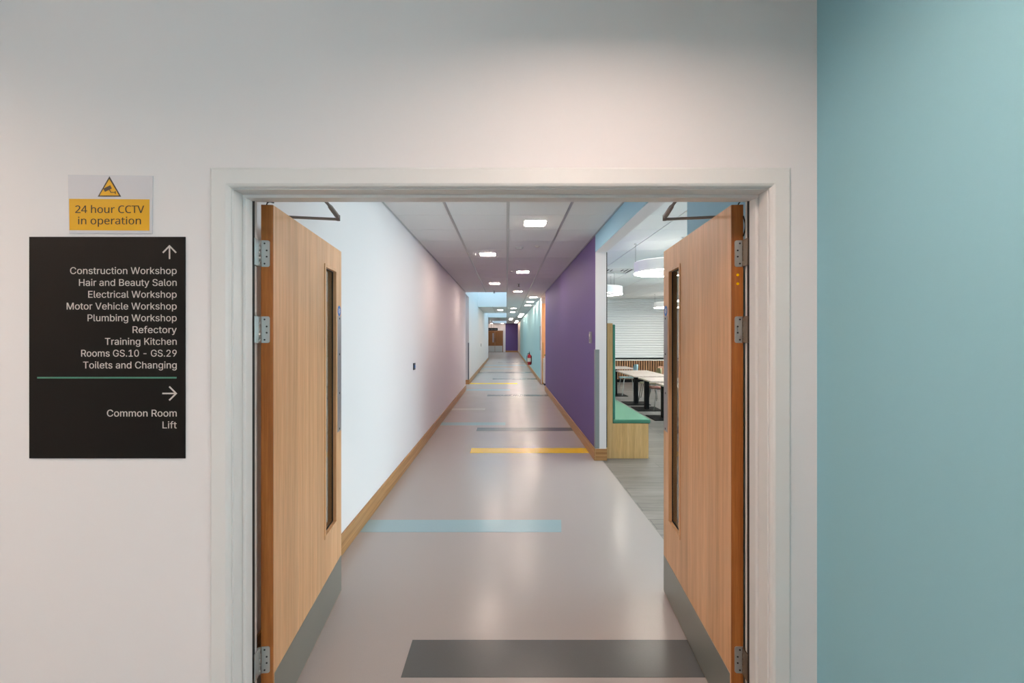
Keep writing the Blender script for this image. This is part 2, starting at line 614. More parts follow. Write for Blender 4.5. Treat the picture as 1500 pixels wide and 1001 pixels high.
# light wells
for i, (a, b) in enumerate(WELLS):
    xl = XL2
    w = MB()
    w.box(xl - .1, .115, a - .1, a, CEIL + .019, 4.3)
    w.box(xl - .1, .115, b, b + .1, CEIL + .019, 4.3)
    w.box(.015, .115, a, b, CEIL + .019, 4.3)
    w.box(xl - .1, xl, a, 13.75 if i == 0 else b, CEIL if i != 1 else CEIL + .141, 4.3)
    if i == 0:
        w.box(xl - .1, xl, 13.75, b, CEIL + .141, 4.3)
    tr = struct('trim_%d' % (i + 1), w, 'white_wall', ['white light well shaft above the nearest stretch of corridor', 'white light well shaft above the middle of the corridor',
                                                       'white light well shaft above the far end of the corridor'][i], 'light well')
    fr = MB()
    n = 4
    for k in range(n + 1):
        y = a + (b - a) * k / n
        fr.box(xl, .015, y - .03, y + .03, 4.22, 4.30)
    fr.build('glazing_bar', 'gloss_white', tr)
    MB().box(xl, .015, a, b, 4.255, 4.265).build('roof_glass', 'roof_glass', tr)
    portal('sky_portal', ((xl + .015) / 2, (a + b) / 2, 4.32), (0, 0, 0), .015 - xl, b - a)

struct('wall_corridor_left', MB().box(XL - .12, XL, YB, 12.25, 0, CEIL + .14), 'white_wall', 'long white corridor wall behind the left door', 'wall')
struct('wall_corridor_left_far', MB().box(XL2 - .12, XL2, 13.75, 28.45, 0, CEIL + .14), 'white_wall', 'white corridor wall beyond the first light well on the left', 'wall')
struct('wall_alcove_left', MB().box(-3.2, -3.1, 11.5, 14.5, 0, CEIL + .14).box(-3.1, XL - .12, 11.9, 12.0, 0, CEIL + .14).box(-3.1, XL2 - .12, 13.9, 14.0, 0, CEIL + .14)
       .box(-3.1, XL2 - .1, 12.0, 13.75, CEIL, CEIL + .05), 'white_wall', 'white alcove between the two left corridor walls', 'wall')
struct('wall_purple', MB().box(XR, XR + .125, 5.33, 12.2, 0, CEIL + .14), 'purple', 'purple corridor wall between the common room opening and the alcove', 'wall')
struct('trim_wall_end', MB().box(XR + .0005, XR + .1345, 5.322, 5.3295, 0, 2.58), 'white_wall', 'white painted end of the purple wall', 'wall end')
# pier beside the door and blue beam over the common room opening
struct('wall_pier_right', MB().box(XR, XR + .125, YB, 2.62, 0, CEIL + .14), 'sky_paint', 'light blue pier behind the right door', 'wall')
bm_ = struct('trim_beam', MB().box(XR, XR + .004, 2.62, 5.33, 2.58, CEIL + .02), 'sky_paint', 'light blue beam above the common room opening', 'beam')
MB().box(XR + .004, XR + .134, 2.62, 5.33, 2.578, CEIL + .02).build('soffit', 'white_wall', bm_)
struct('wall_corridor_right_far', MB().box(XR, XR + .12, 13.975, 34.6, 0, CEIL + .14).box(XR, XR + .019, 13.9, 13.975, 0, CEIL + .14), 'pale_teal', 'long pale teal corridor wall with the fire extinguisher', 'wall')
w = MB().box(XR, XR + .12, 34.6, 37.0, 0, CEIL + .14).box(XR, XR + .12, 38.6, 42.0, 0, CEIL + .14).box(XR, XR + .12, 37.0, 38.6, 2.1, CEIL + .14)
struct('wall_corridor_right_end', w, 'cream', 'pale wall with a doorway at the far right of the corridor', 'wall')
d5 = struct('door_5', MB().box(XR + .06, XR + .10, 37.0, 38.6, 0, 2.1), 'far_door', 'brown timber door in the far right wall', 'door')
# right alcove
struct('wall_alcove_right', MB().box(2.1, 2.2, 12.2, 14.2, 0, CEIL + .14).box(XR + .12, 2.1, 12.2, 12.25, 0, CEIL + .14)
       .box(XR + .03, 2.1, 13.97, 14.03, 2.60, CEIL + .14).box(XR, 2.2, 12.2, 14.0, CEIL, CEIL + .05), 'white_wall', 'white walls of the alcove past the purple wall', 'wall')
struct('wall_alcove_orange', MB().box(XR + .02, 2.1, 13.9, 13.97, 0, 2.60), 'orange', 'orange painted alcove wall just past the purple wall', 'wall')
struct('trim_alcove_jamb', MB().box(XR + .0, XR + .035, 13.84, 13.8995, 0, CEIL + .14), 'white_wall', 'white edge of the teal wall beside the orange alcove', 'wall edge')
struct('trim_oak_post', MB().box(XR + .036, XR + .092, 13.84, 13.895, 0.0, 1.34), 'oak_panel', 'oak post at the foot of the orange alcove', 'post')
# end of the corridor
struct('wall_end_white', MB().box(-3.3, -.10, 42.0, 42.1, 0, CEIL + .14), 'white_wall', 'white end wall around the far timber double doors', 'wall')
struct('wall_end_purple', MB().box(-.10, XR + .12, 41.95, 42.1, 0, CEIL + .14), 'purple', 'purple end wall at the far right of the corridor', 'wall')
struct('wall_end_left', MB().box(-3.3, -3.2, 28.4, 42, 0, CEIL + .14).box(-3.3, XL2 - .12, 28.35, 28.45, 0, CEIL + .14), 'white_wall', 'white side walls of the wide corridor end', 'wall')
struct('ceiling_end', tiles(spans(28.45, 42.0, 28.45, .6), [(-3.2, -2.485), (-2.485, -1.885), (-1.885, -1.30)], CEIL)
       .box(-3.2, -1.4, 28.45, 42, CEIL + .02, CEIL + .05), 'tile', 'tiled ceiling over the wide end of the corridor', 'ceiling')

# common room shell
RX, RYF = 7.5, 14.35
struct('wall_room_back', MB().box(2.2, RX, RYF + .45, RYF + .55, 0, CEIL + .14).box(1.225, 2.2, 12.1, 12.2, 0, CEIL + .14).box(2.2, 2.3, 12.1, RYF + .5, 0, CEIL + .14),
       'white_wall', 'white back wall of the common room around the shutter', 'wall')
struct('wall_room_front', MB().box(XR + .125, RX, YB - .1, YB, 0, CEIL + .14), 'white_wall', 'white near wall of the common room', 'wall')
w = MB().box(RX, RX + .2, YB - .1, 15, 0, .85).box(RX, RX + .2, YB - .1, 15, 2.65, CEIL + .14)
for y0, y1 in ((YB - .1, 2.0), (5.8, 6.6), (9.4, 15.0)):
    w.box(RX, RX + .2, y0, y1, .85, 2.65)
struct('wall_room_right', w, 'white_wall', 'white window wall on the far side of the common room', 'wall')
for i, (a, b) in enumerate(((2.0, 5.8), (6.6, 9.4))):
    f = MB().box(RX + .05, RX + .11, a, b, .85, .91).box(RX + .05, RX + .11, a, b, 2.59, 2.65)
    for k in range(4):
        y = a + .03 + (b - a - .06) * k / 3
        f.box(RX + .05, RX + .11, y - .03, y + .03, .91, 2.59)
    wn = struct('window_%d' % (i + 1), f, 'gloss_white', ('wide common room window nearest the double doors', 'wide common room window in the middle of its wall')[i], 'window')
    MB().box(RX + .075, RX + .083, a + .03, b - .03, .88, 2.62).build('pane', 'clear_glass', wn)
    portal('window_portal', (RX + .22, (a + b) / 2, 1.75), (0, math.radians(90), 0), 1.8, b - a)
rr, rc = spans(YB, RYF + .5, 4.45, .6), spans(XR + .134, RX, 1.8, .6)
cr_ = struct('ceiling_common_room', tiles(rr, rc, CEIL, lambda x, y: 1.8 < x < 2.4 and 7.85 < y < 8.6 or (x < 2.2 and y > 12.1), bar=.006, gap=.003), 'tile',
             'white tiled ceiling of the common room with ring pendants', 'ceiling')
MB().box(XR + .125, RX, YB, 12.15, CEIL + .02, CEIL + .06).box(2.2, RX, 12.15, RYF + .5, CEIL + .02, CEIL + .06).build('ceiling_backing', 'void', cr_)

# ------------------------------------------------------------------ skirtings
SK = .145


def skirt(name, boxes, mat, label):
    mb = MB()
    for bx in boxes:
        mb.box(*bx, bev=.003)
    return struct(name, mb, mat, label, 'skirting')


skirt('baseboard_left', [(XL + .0005, XL + .016, YB + .001, 12.24, .001, SK)], 'oak_trim_y', 'oak skirting along the long white corridor wall')
skirt('baseboard_left_far', [(XL2 + .0005, XL2 + .016, 13.75, 28.45, .001, SK)], 'oak_trim_y', 'oak skirting along the further white corridor wall')
skirt('baseboard_left_return', [(XL2 - .12, XL2 + .016, 13.733, 13.7495, .001, SK)], 'oak_trim_x', 'short oak skirting on the wall end past the left alcove')
skirt('baseboard_purple', [(XR - .016, XR - .0005, 5.306, 12.2, .001, SK)], 'oak_trim_y', 'oak skirting along the purple wall')
skirt('baseboard_purple_end', [(XR + .0005, XR + .142, 5.306, 5.3215, .001, SK)], 'oak_trim_x', 'short oak skirting round the end of the purple wall')
skirt('baseboard_teal', [(XR - .016, XR - .0005, 13.86, 34.6, .001, SK)], 'oak_trim_y', 'oak skirting along the pale teal corridor wall')
skirt('baseboard_end', [(-.10, XR - .02, 41.93, 41.949, .001, SK)], 'oak_trim_x', 'oak skirting under the far purple wall')
skirt('baseboard_end_right', [(XR - .016, XR - .0005, 34.62, 36.95, .001, SK), (XR - .016, XR - .0005, 38.65, 41.9, .001, SK)], 'oak_trim_y',
      'oak skirting beside the far right doorway')

# ------------------------------------------------------------------ floor bands (inlaid strips of coloured vinyl)
def band(x0, x1, y0, y1, mat, label, slant=0.0):
    o = MB().prism([(x0, y0), (x1, y0), (x1 + slant, y1), (x0, y1)], 'z', -.002, .0012).build('inlaid_band', mat, fl)
    o['label'] = label
    return o


LS, RS = XL + .016, XR - .016
band(-.475, .93, 1.934, 2.173, 'band_grey', 'dark grey band nearest the doors')
band(LS, .43, 3.37, 3.595, 'band_blue', 'light blue band', .027)
band(-.48, RS, 5.655, 5.905, 'band_yellow', 'yellow band')
band(-.49, RS, 6.98, 7.23, 'band_grey', 'dark grey band past the yellow band')
band(LS, -.02, 7.42, 7.66, 'band_blue', 'light blue band past the grey band')
band(LS, -.45, 8.95, 9.16, 'band_pale', 'pale band')
band(-.50, RS, 11.05, 11.30, 'band_grey', 'dark grey band before the light well')
band(LS, .10, 12.2, 12.45, 'band_blue', 'light blue band below the light well')
band(XL2 + .016, .35, 13.85, 14.15, 'band_yellow', 'yellow band past the purple wall')
band(-.50, RS, 15.35, 15.65, 'band_grey', 'dark grey band beside the teal wall')
band(XL2 + .016, RS, 18.1, 18.45, 'band_grey', 'dark grey band near the fire extinguisher')
band(XL2 + .016, .3, 20.2, 20.6, 'band_blue', 'light blue band past the fire extinguisher')
band(XL2 + .016, RS, 22.6, 23.1, 'band_blue', 'light blue band under the second light well')
band(-.5, RS, 25.2, 25.6, 'band_grey', 'dark grey band towards the far doors')

# ------------------------------------------------------------------ door frame
arch_pts = [(0, 0), (.066, 0), (.068, .002), (.068, .013), (.060, .018), (.012, .018), (.004, .014), (0, .008)]
df = thing('door_1', 'white painted frame around the open double doors', 'door frame', (CX, YF, 0), kind='structure')


def mitred_arch(parent):
    """one architrave running up, across and down, mitred, with a rounded profile"""
    mb = MB()
    prof = arch_pts
    inner, top = HW + .0055, HEAD + .004
    path = [(-inner, 0.0, -1, 0), (-inner, top, -1, 1), (inner, top, 1, 1), (inner, 0.0, 1, 0)]
    rows = []
    for px, pz, dx, dz in path:
        rows.append([mb.bm.verts.new((px + dx * d, -t, pz + dz * d)) for d, t in prof])
    k = len(prof)
    for a, b in zip(rows, rows[1:]):
        for i in range(k):
            mb.bm.faces.new((a[i], a[(i + 1) % k], b[(i + 1) % k], b[i]))
    mb.bm.faces.new(rows[0])
    mb.bm.faces.new(rows[-1])
    return mb.build('architrave', 'gloss_white', parent)


mitred_arch(df)
D = YB - YF
lin_mb = MB().box(-HW - .032, -HW, .0, D, 0, HEAD, .0015).box(HW, HW + .032, .0, D, 0, HEAD, .0015).box(-HW - .032, HW + .032, .0, D, HEAD, HEAD + .032, .0015)
lin_mb.build('frame_lining', 'gloss_white', df)
st = MB().box(-HW, -HW + .012, .05, .091, 0, HEAD - .012, .002).box(HW - .012, HW, .05, .091, 0, HEAD - .012, .002).box(-HW, HW, .05, .091, HEAD - .012, HEAD, .002)
st.build('door_stop', 'gloss_white', df)
MB().box(-HW, -HW + .0025, .095, .121, .0, HEAD - .001).box(HW - .0025, HW, .095, .121, 0, HEAD - .001).build('smoke_seal', 'rubber', df)


# ------------------------------------------------------------------ the two oak doors
LEAF, TH, LB, LT = .926, .044, .008, 2.043


def oak_door(n, side, px, py, ang, label):
    """side -1: left door. local x runs along the leaf, the corridor face is at local y = s*TH"""
    s = -1 if side < 0 else 1
    rot = math.radians(90 + ang) if side < 0 else math.radians(90 - ang)
    t = thing('door_%d' % n, label, 'door', (px, py, 0), rot, kind='structure')
    u0, u1, w0, w1 = .630, .812, .475, 1.905          # vision slot

    def bx(mb, a, b, v0, v1, c, d, bev=0.0):
        return mb.box(a, b, s * v0, s * v1, c, d, bev)
    lf = MB()
    e = .006
    bx(lf, e, u0, 0, TH, LB, LT)
    bx(lf, u1, LEAF, 0, TH, LB, LT)
    bx(lf, u0, u1, 0, TH, LB, w0)
    bx(lf, u0, u1, 0, TH, w1, LT)
    lf.build('leaf', 'oak_face', t)
    bx(MB(), 0, e, 0, TH, LB, LT, .001).build('lipping', 'oak_edge', t)['label'] = 'darker oak hinge edge'
    for v0, v1 in ((TH, TH + .004), (-.0012, 0)):
        b = MB()
        q = .016
        bx(b, u0 - q, u0, v0, v1, w0 - q, w1 + q)
        bx(b, u1, u1 + q, v0, v1, w0 - q, w1 + q)
        bx(b, u0, u1, v0, v1, w0 - q, w0)
        bx(b, u0, u1, v0, v1, w1, w1 + q)
        b.build('glazing_bead', 'oak_face', t)
    gl = bx(MB(), u0, u1, .019, .025, w0, w1).build('vision_glass', 'glass', t)
    gk = MB()
    bx(gk, u0, u0 + .004, .025, .030, w0, w1)
    bx(gk, u1 - .004, u1, .025, .030, w0, w1)
    bx(gk, u0, u1, .025, .030, w0, w0 + .004)
    bx(gk, u0, u1, .025, .030, w1 - .004, w1)
    gk.build('gasket', 'rubber', gl)
    bx(MB(), .012, LEAF - .004, TH, TH + .0016, LB + .004, .225, .0006).build('kick_plate', 'kick_steel', t)
    pp = bx(MB(), LEAF - .080, LEAF - .006, TH, TH + .0018, .975, 1.655, .0007).build('push_plate', 'push_steel', t)
    for zz in (.99, 1.20, 1.43, 1.64):
        MB().cyl((LEAF - .043, s * (TH + .0018), zz), .006, s * .0012, 'y', 14).build('screw', 'screw', pp)
    # round blue notice
    dc = MB().cyl((LEAF - .043, s * TH, 1.685), .031, s * .001, 'y', 40).build('blue_notice', 'blue_disc', t)
    wm = MB()
    for dz, hw in ((.010, .016), (0, .02), (-.010, .014)):
        bx(wm, LEAF - .043 - hw, LEAF - .043 + hw, TH + .001, TH + .0014, 1.685 + dz - .0028, 1.685 + dz + .0028)
    wm.build('notice_marks', 'label_white', dc)
    # hinges
    for z1 in (1.905, 1.612, .340):
        z0 = z1 - .102
        h = MB()
        # leaf plate with rounded corners on the hinge edge
        r = .008
        pts = [(.002, z0), (.033 - r, z0)]
        for k in range(1, 6):
            a = -math.pi / 2 + k * math.pi / 10
            pts.append((.033 - r + r * math.cos(a), z0 + r + r * math.sin(a)))
        pts.append((.033, z1 - r))
        for k in range(1, 6):
            a = k * math.pi / 10
            pts.append((.033 - r + r * math.cos(a), z1 - r + r * math.sin(a)))
        pts.append((.002, z1))
        h.prism([(s * p, q) for p, q in pts], 'x', -.0022, .0006)
        # knuckle in five rolls
        kn = MB()
        for k in range(5):
            a, b = z0 + (z1 - z0) * k / 5 + .0008, z0 + (z1 - z0) * (k + 1) / 5 - .0008
            kn.cyl((-.008, s * (-.0045 if s < 0 else .001), a), .0064, b - a, 'z', 18)
        hg = h.build('hinge', 'steel', t)
        kn.build('knuckle', 'steel' if side < 0 else 'bronze', hg)
        for q, wz in ((.014, .012), (.022, .039), (.022, .063), (.014, .090)):
            MB().cyl((-.0030, s * q, z0 + wz), .0034, .0012, 'x', 12).build('screw', 'screw', hg)
        # frame leaf, on the jamb side of the knuckle
        ro = .0062 if s < 0 else -.0012
        fp = MB().box(-.044, -.013, s * -ro, s * (-ro + .0050), z0, z1, .0008)
        fp.build('frame_plate', 'steel' if side < 0 else 'bronze', hg)
    # overhead closer on the far face
    c = MB()
    bx(c, .10, .33, -.045, -.001, 1.955, 2.015, .006)
    c.cyl((.225, s * -.022, 2.015), .012, .036, 'z', 18)
    cb = c.build('door_closer', 'silver_paint', t)
    return t, cb


ld, lcb = oak_door(2, -1, -.9455, 1.656, 5.6, 'left oak door, standing open with a slim glass slot and steel kick plate')
rd, rcb = oak_door(3, 1, .9120, 1.656, 4.7, 'right oak door, standing open with a slim glass slot and steel kick plate')


def to_local(o, p):
    c, s_ = math.cos(-o.rotation_euler.z), math.sin(-o.rotation_euler.z)
    dx, dy = p[0] - o.location.x, p[1] - o.location.y
    return (c * dx - s_ * dy, s_ * dx + c * dy, p[2])


for door, cb, sgn in ((ld, lcb, -1), (rd, rcb, 1)):
    s = -1 if sgn < 0 else 1
    spin = (.225, s * -.022, 2.058)
    elbow = to_local(door, ((-.752 if sgn < 0 else .706), 1.92, 2.058))
    foot = to_local(door, ((-.725 if sgn < 0 else .676), 1.665, 2.085))

    def flat_bar(p, q, w, h):
        mb = MB()
        p, q = Vector(p), Vector(q)
        d = (q - p).normalized()
        n_ = d.cross(Vector((0, 0, 1))).normalized() * (w / 2)
        up = Vector((0, 0, h / 2))
        a = [mb.bm.verts.new(x) for x in (p - n_ - up, p + n_ - up, p + n_ + up, p - n_ + up)]
        b = [mb.bm.verts.new(x) for x in (q - n_ - up, q + n_ - up, q + n_ + up, q - n_ + up)]
        mb.bm.faces.new(a)
        mb.bm.faces.new(b)
        for i in range(4):
            mb.bm.faces.new((a[i], a[(i + 1) % 4], b[(i + 1) % 4], b[i]))
        return mb
    flat_bar(spin, elbow, .018, .008).build('main_arm', 'silver_paint', cb)
    m1 = Vector(elbow).lerp(Vector(foot), .08)
    m2 = Vector(elbow).lerp(Vector(foot), .45)
    m3 = Vector(elbow).lerp(Vector(foot), .52)
    ml = Vector((0, 0, .009))
    f = MB().tube([Vector(elbow) + ml, m1 + ml, m2 + ml, m3 + ml, Vector(foot)], [.006, .0105, .0095, .006, .006], 12)
    f.cyl((elbow[0], elbow[1], elbow[2] - .006), .009, .024, 'z', 16)
    f.build('forearm', 'silver_paint', cb)
    b_ = MB().box(-.03, .03, -.006, .006, -.02, .02, .002)
    br = b_.build('head_bracket', 'silver_paint', cb)
    br.location = to_local(door, ((-.725 if sgn < 0 else .676), YB + .0075, 2.092))
    br.rotation_euler = (0, 0, -door.rotation_euler.z)
    # cable loop between leaf and frame
    if sgn > 0:
        # a slack cable bowing out of the hinge gap
        pts = []
        for k in range(15):
            tt = k / 14
            pts.append((-.003, s * (.002 - .0075 * math.sin(math.pi * tt)), 1.998 - .078 * tt))
        MB().tube(pts, .0026, 8).build('cable', 'rubber', door)
        MB().tube([(-.002, .020, 2.0435), (.0, .014, 2.052), (.003, .006, 2.057), (.02, -.01, 2.06)], .0022, 8).build('cable', 'rubber', door)
        for zz in (1.772, 1.738):
            MB().cyl((-.0012, s * .021, zz), .0052, .0018, 'x', 14).build('yellow_plug', 'band_yellow', door)
    else:
        MB().tube([(-.001, -.021, 2.042), (-.002, -.024, 2.050), (.004, -.030, 2.056), (.03, -.034, 2.060)], .0026, 8).build('cable', 'rubber', door)

# ------------------------------------------------------------------ writing
import os
from mathutils.geometry import delaunay_2d_cdt, interpolate_bezier


def stock_font(fname):
    """one of the typefaces that ship inside Blender; the built-in one if it is not there"""
    try:
        return bpy.data.fonts.load(os.path.join(bpy.utils.system_resource('DATAFILES'), 'fonts', fname))
    except Exception:
        return None


FONTS = {'sans': stock_font('Inter.woff2'), 'humanist': stock_font('NotoSansMath-Regular.woff2')}


def outlines(body, face):
    cu = bpy.data.curves.new('t', 'FONT')
    cu.body = body
    cu.size = 1.0
    if FONTS.get(face):
        cu.font = FONTS[face]
    o = bpy.data.objects.new('t', cu)
    COL.objects.link(o)
    dg = bpy.context.evaluated_depsgraph_get()
    oe = o.evaluated_get(dg)
    c2 = oe.to_curve(dg)
    out = []
    for sp in c2.splines:
        pts = []
        bp = sp.bezier_points
        n = len(bp)
        for k in range(n):
            a, b = bp[k], bp[(k + 1) % n]
            if (a.handle_right - a.co).length < 1e-6 and (b.handle_left - b.co).length < 1e-6:
                seg = [a.co.copy()]
            else:
                seg = interpolate_bezier(a.co, a.handle_right, b.handle_left, b.co, 6)[:-1]
            pts += [Vector((p.x, p.y)) for p in seg]
        cl = []
        for p in pts:
            if not cl or (p - cl[-1]).length > 1e-5:
                cl.append(p)
        if len(cl) > 2 and (cl[0] - cl[-1]).length < 1e-5:
            cl.pop()
        if len(cl) > 2:
            out.append(cl)
    oe.to_curve_clear()
    bpy.data.objects.remove(o)
    bpy.data.curves.remove(cu)
    return out


def winding(q, p):
    w = 0
    n = len(p)
    for i in range(n):
        a, b = p[i], p[(i + 1) % n]
        if a.y <= q.y < b.y and (b.x - a.x) * (q.y - a.y) - (q.x - a.x) * (b.y - a.y) > 0:
            w += 1
        elif b.y <= q.y < a.y and (b.x - a.x) * (q.y - a.y) - (q.x - a.x) * (b.y - a.y) < 0:
            w -= 1
    return w


def cap_height(face):
    return max(p.y for c in outlines('H', face) for p in c)


CAPS = {k: cap_height(k) for k in FONTS}


def wall_text(lines, y, parent, mat, cap, face):
    """lines: (text, x_left, x_right, z_baseline); one part per line, facing -y, a hair thick"""
    for body, x0, x1, zb in lines:
        cs = outlines(body, face)
        lo = min(p.x for c in cs for p in c)
        hi = max(p.x for c in cs for p in c)
        sx, sz = (x1 - x0) / (hi - lo), cap / CAPS[face]
        vs, es = [], []
        for c in cs:
            b0, n = len(vs), len(c)
            vs += c
            es += [(b0 + k, b0 + (k + 1) % n) for k in range(n)]
        ov, oe_, of = delaunay_2d_cdt(vs, es, [], 0, 1e-6)[:3]
        boxes = [(min(p.x for p in c), max(p.x for p in c), c) for c in cs]
        keep = []
        for f in of:
            q = sum((ov[k] for k in f), Vector((0, 0))) / len(f)
            if sum(winding(q, c) for a, b, c in boxes if a <= q.x <= b):
                keep.append(f)
        bm = bmesh.new()

        def at(p, d):
            return bm.verts.new((x0 + (p.x - lo) * sx, y - d, zb + p.y * sz))
        used = sorted({k for f in keep for k in f})
        front = {k: at(ov[k], .0006) for k in used}
        back = {k: at(ov[k], 0) for k in used}
        sides = {}
        for f in keep:
            bm.faces.new([front[k] for k in f])
            for k in range(len(f)):
                e = (f[k], f[(k + 1) % len(f)])
                if (e[1], e[0]) in sides:
                    del sides[(e[1], e[0])]
                else:
                    sides[e] = True
        for a, b in sides:
            bm.faces.new((front[a], back[a], back[b], front[b]))
        me = bpy.data.meshes.new('text_line')
        bm.to_mesh(me)
        bm.free()
        me.materials.append(M[mat])
        o = bpy.data.objects.new('text_line', me)
        COL.objects.link(o)
        o.parent = parent


YS = YF - .004                  # face of the signs
SC = F_PX / YS


def wx(px):
    return (px - 742.0) / SC


def wz(py):
    return CAMZ + (493.0 - py) / SC


# directory board
db = thing('directory_sign', 'black directory sign with white lettering and arrows left of the doors', 'sign')
MB().box(wx(42.5), wx(271), YS, YF - .0002, wz(672), wz(347), .0008).build('sign_panel', 'sign_black', db)
LN = [('Construction Workshop', 103, 401.6), ('Hair and Beauty Salon', 116, 419), ('Electrical Workshop', 129.5, 436.3), ('Motor Vehicle Workshop', 98, 453.6),
      ('Plumbing Workshop', 128.6, 470.8), ('Refectory', 194.5, 488.1), ('Training Kitchen', 154, 505.3), ('Rooms GS.10 - GS.29', 119.2, 522.6),
      ('Toilets and Changing', 122, 539.9), ('Common Room', 157, 610.4), ('Lift', 238.3, 627.7)]
wall_text([(t_, wx(a), wx(258.9), wz(b)) for t_, a, b in LN], YS - .0002, db, 'sign_text', 9.9 / SC, 'sans')
MB().box(wx(54.8), wx(258.8), YS - .0008, YS - .0002, wz(554.7), wz(552.4)).build('divider_line', 'sign_green', db)


def stroke(mb, p, q, w, y):
    p, q = Vector((p[0], p[1])), Vector((q[0], q[1]))
    d = (q - p).normalized()
    n_ = Vector((-d.y, d.x)) * (w / 2)
    pts = [p - n_, q - n_, q + n_, p + n_]
    mb.prism([(a.x, a.y) for a in pts], 'y', y - .0006, y)


a = MB()
sw = 2.1 / SC
stroke(a, (wx(248.5), wz(379.6)), (wx(248.5), wz(360)), sw, YS - .0002)
stroke(a, (wx(238.8), wz(370.4)), (wx(249.2), wz(359.8)), sw, YS - .0003)
stroke(a, (wx(258.2), wz(370.4)), (wx(247.8), wz(359.8)), sw, YS - .0004)
a.build('arrow', 'sign_text', db)
a = MB()
stroke(a, (wx(238), wz(576.6)), (wx(258), wz(576.6)), sw, YS - .0002)
stroke(a, (wx(248.2), wz(566.6)), (wx(258.9), wz(577.3)), sw, YS - .0003)
stroke(a, (wx(248.2), wz(586.6)), (wx(258.9), wz(575.9)), sw, YS - .0004)
a.build('arrow', 'sign_text', db)

# CCTV notice
cs = thing('cctv_sign', 'white and yellow CCTV warning sign above the black directory sign', 'sign')
MB().prism([(wx(99.5), wz(256)), (wx(223.5), wz(257.5)), (wx(222.3), wz(342.6)), (wx(101), wz(341.5))], 'y', YS, YF - .0002).build('sign_panel', 'sign_white', cs)
MB().prism([(wx(101.4), wz(291.4)), (wx(219.2), wz(292.2)), (wx(218.9), wz(338)), (wx(102), wz(337.4))], 'y', YS - .0005, YS).build('yellow_panel', 'sign_yellow', cs)
wall_text([('24 hour CCTV', wx(110.6), wx(211.4), wz(312.2)), ('in operation', wx(114.8), wx(206.6), wz(328.8))], YS - .0006, cs, 'sign_ink', 10.8 / SC, 'humanist')
tri = MB().prism([(wx(160.4), wz(258.4)), (wx(177.6), wz(288.3)), (wx(143.2), wz(288.3))], 'y', YS - .0004, YS).build('warning_triangle', 'sign_ink', cs)
MB().prism([(wx(160.4), wz(262.6)), (wx(174.6), wz(286.5)), (wx(146.2), wz(286.5))], 'y', YS - .0008, YS - .0004).build('triangle_face', 'sign_yellow', tri)
cc = MB()
stroke(cc, (wx(153), wz(279)), (wx(163), wz(274)), 5.2 / SC, YS - .0008)
stroke(cc, (wx(160), wz(277)), (wx(163), wz(282.4)), 1.0 / SC, YS - .0009)
stroke(cc, (wx(162.6), wz(282.2)), (wx(169.4), wz(282.2)), 1.0 / SC, YS - .00095)
stroke(cc, (wx(169.4), wz(280.2)), (wx(169.4), wz(284.4)), 1.0 / SC, YS - .0010)
cc.build('camera_symbol', 'sign_ink', tri)

# ------------------------------------------------------------------ ceiling lamps
ORD = ['first', 'second', 'third', 'fourth', 'fifth', 'sixth', 'seventh', 'eighth', 'ninth', 'tenth', 'eleventh', 'twelfth', 'thirteenth', 'fourteenth', 'fifteenth',
       'sixteenth', 'seventeenth', 'eighteenth', 'nineteenth', 'twentieth']


def rounded_square(h, r, n=5):
    pts = []
    for cx, cy, a0 in ((h - r, h - r, 0), (-h + r, h - r, 90), (-h + r, -h + r, 180), (h - r, -h + r, 270)):
        for k in range(n + 1):
            a = math.radians(a0 + 90 * k / n)
            pts.append((cx + r * math.cos(a), cy + r * math.sin(a)))
    return pts


def make_lamp(mat, group, cat='ceiling light'):
    t = thing('ceiling_light', 'x', cat, group=group)
    o, i = rounded_square(.128, .035), rounded_square(.112, .026)
    mb = MB()
    n = len(o)
    ro = [mb.bm.verts.new((p[0], p[1], -.0005)) for p in o]
    rl = [mb.bm.verts.new((p[0], p[1], -.006)) for p in o]
    ri = [mb.bm.verts.new((p[0], p[1], -.006)) for p in i]
    ru = [mb.bm.verts.new((p[0], p[1], -.0005)) for p in i]
    for A, B in ((ro, rl), (rl, ri), (ri, ru), (ru, ro)):
        for k in range(n):
            mb.bm.faces.new((A[k], A[(k + 1) % n], B[(k + 1) % n], B[k]))
    mb.build('lamp_rim', 'lamp_white', t)
    MB().prism(i, 'z', -.0105, -.0005).build('diffuser', mat, t)
    return t


L0 = make_lamp('led_corr', 'square lamps in the corridor ceiling')
cl_pos = [(.315, 4.75), (-.285, 6.55), (.315, 8.35), (-.285, 10.15), (.315, 11.95), (.857, 13.75), (.857, 15.55), (.857, 17.35), (.315, 19.15), (-.285, 20.35), (.315, 22.15),
          (.857, 23.95), (.857, 25.75), (.857, 27.55), (.315, 29.95), (.315, 32.35), (.857, 34.75), (.857, 37.15), (.857, 39.55)]
for i, (x, y) in enumerate(cl_pos):
    lb = '%s glowing square lamp from the doors along the corridor ceiling' % ORD[i]
    if i == 0:
        o = L0
        o.location = (x, y, CEIL)
        o['label'] = lb
    else:
        dup(L0, (x, y, CEIL), label=lb)
for (x, y), lb in zip(((-1.45, 41.5), (-.40, 41.5)), ('left glowing lamp in the ceiling before the far timber doors', 'right glowing lamp in the ceiling before the far timber doors')):
    dup(L0, (x, y, CEIL - .0005), label=lb, mats={'diffuser': 'led_dim'})
dup(L0, (1.75, 13.1, CEIL), label='glowing square lamp in the alcove ceiling in front of the orange wall')
LL = thing('ceiling_light', 'x', 'ceiling light', group='square lamps in the lobby ceiling')
h_ = .124
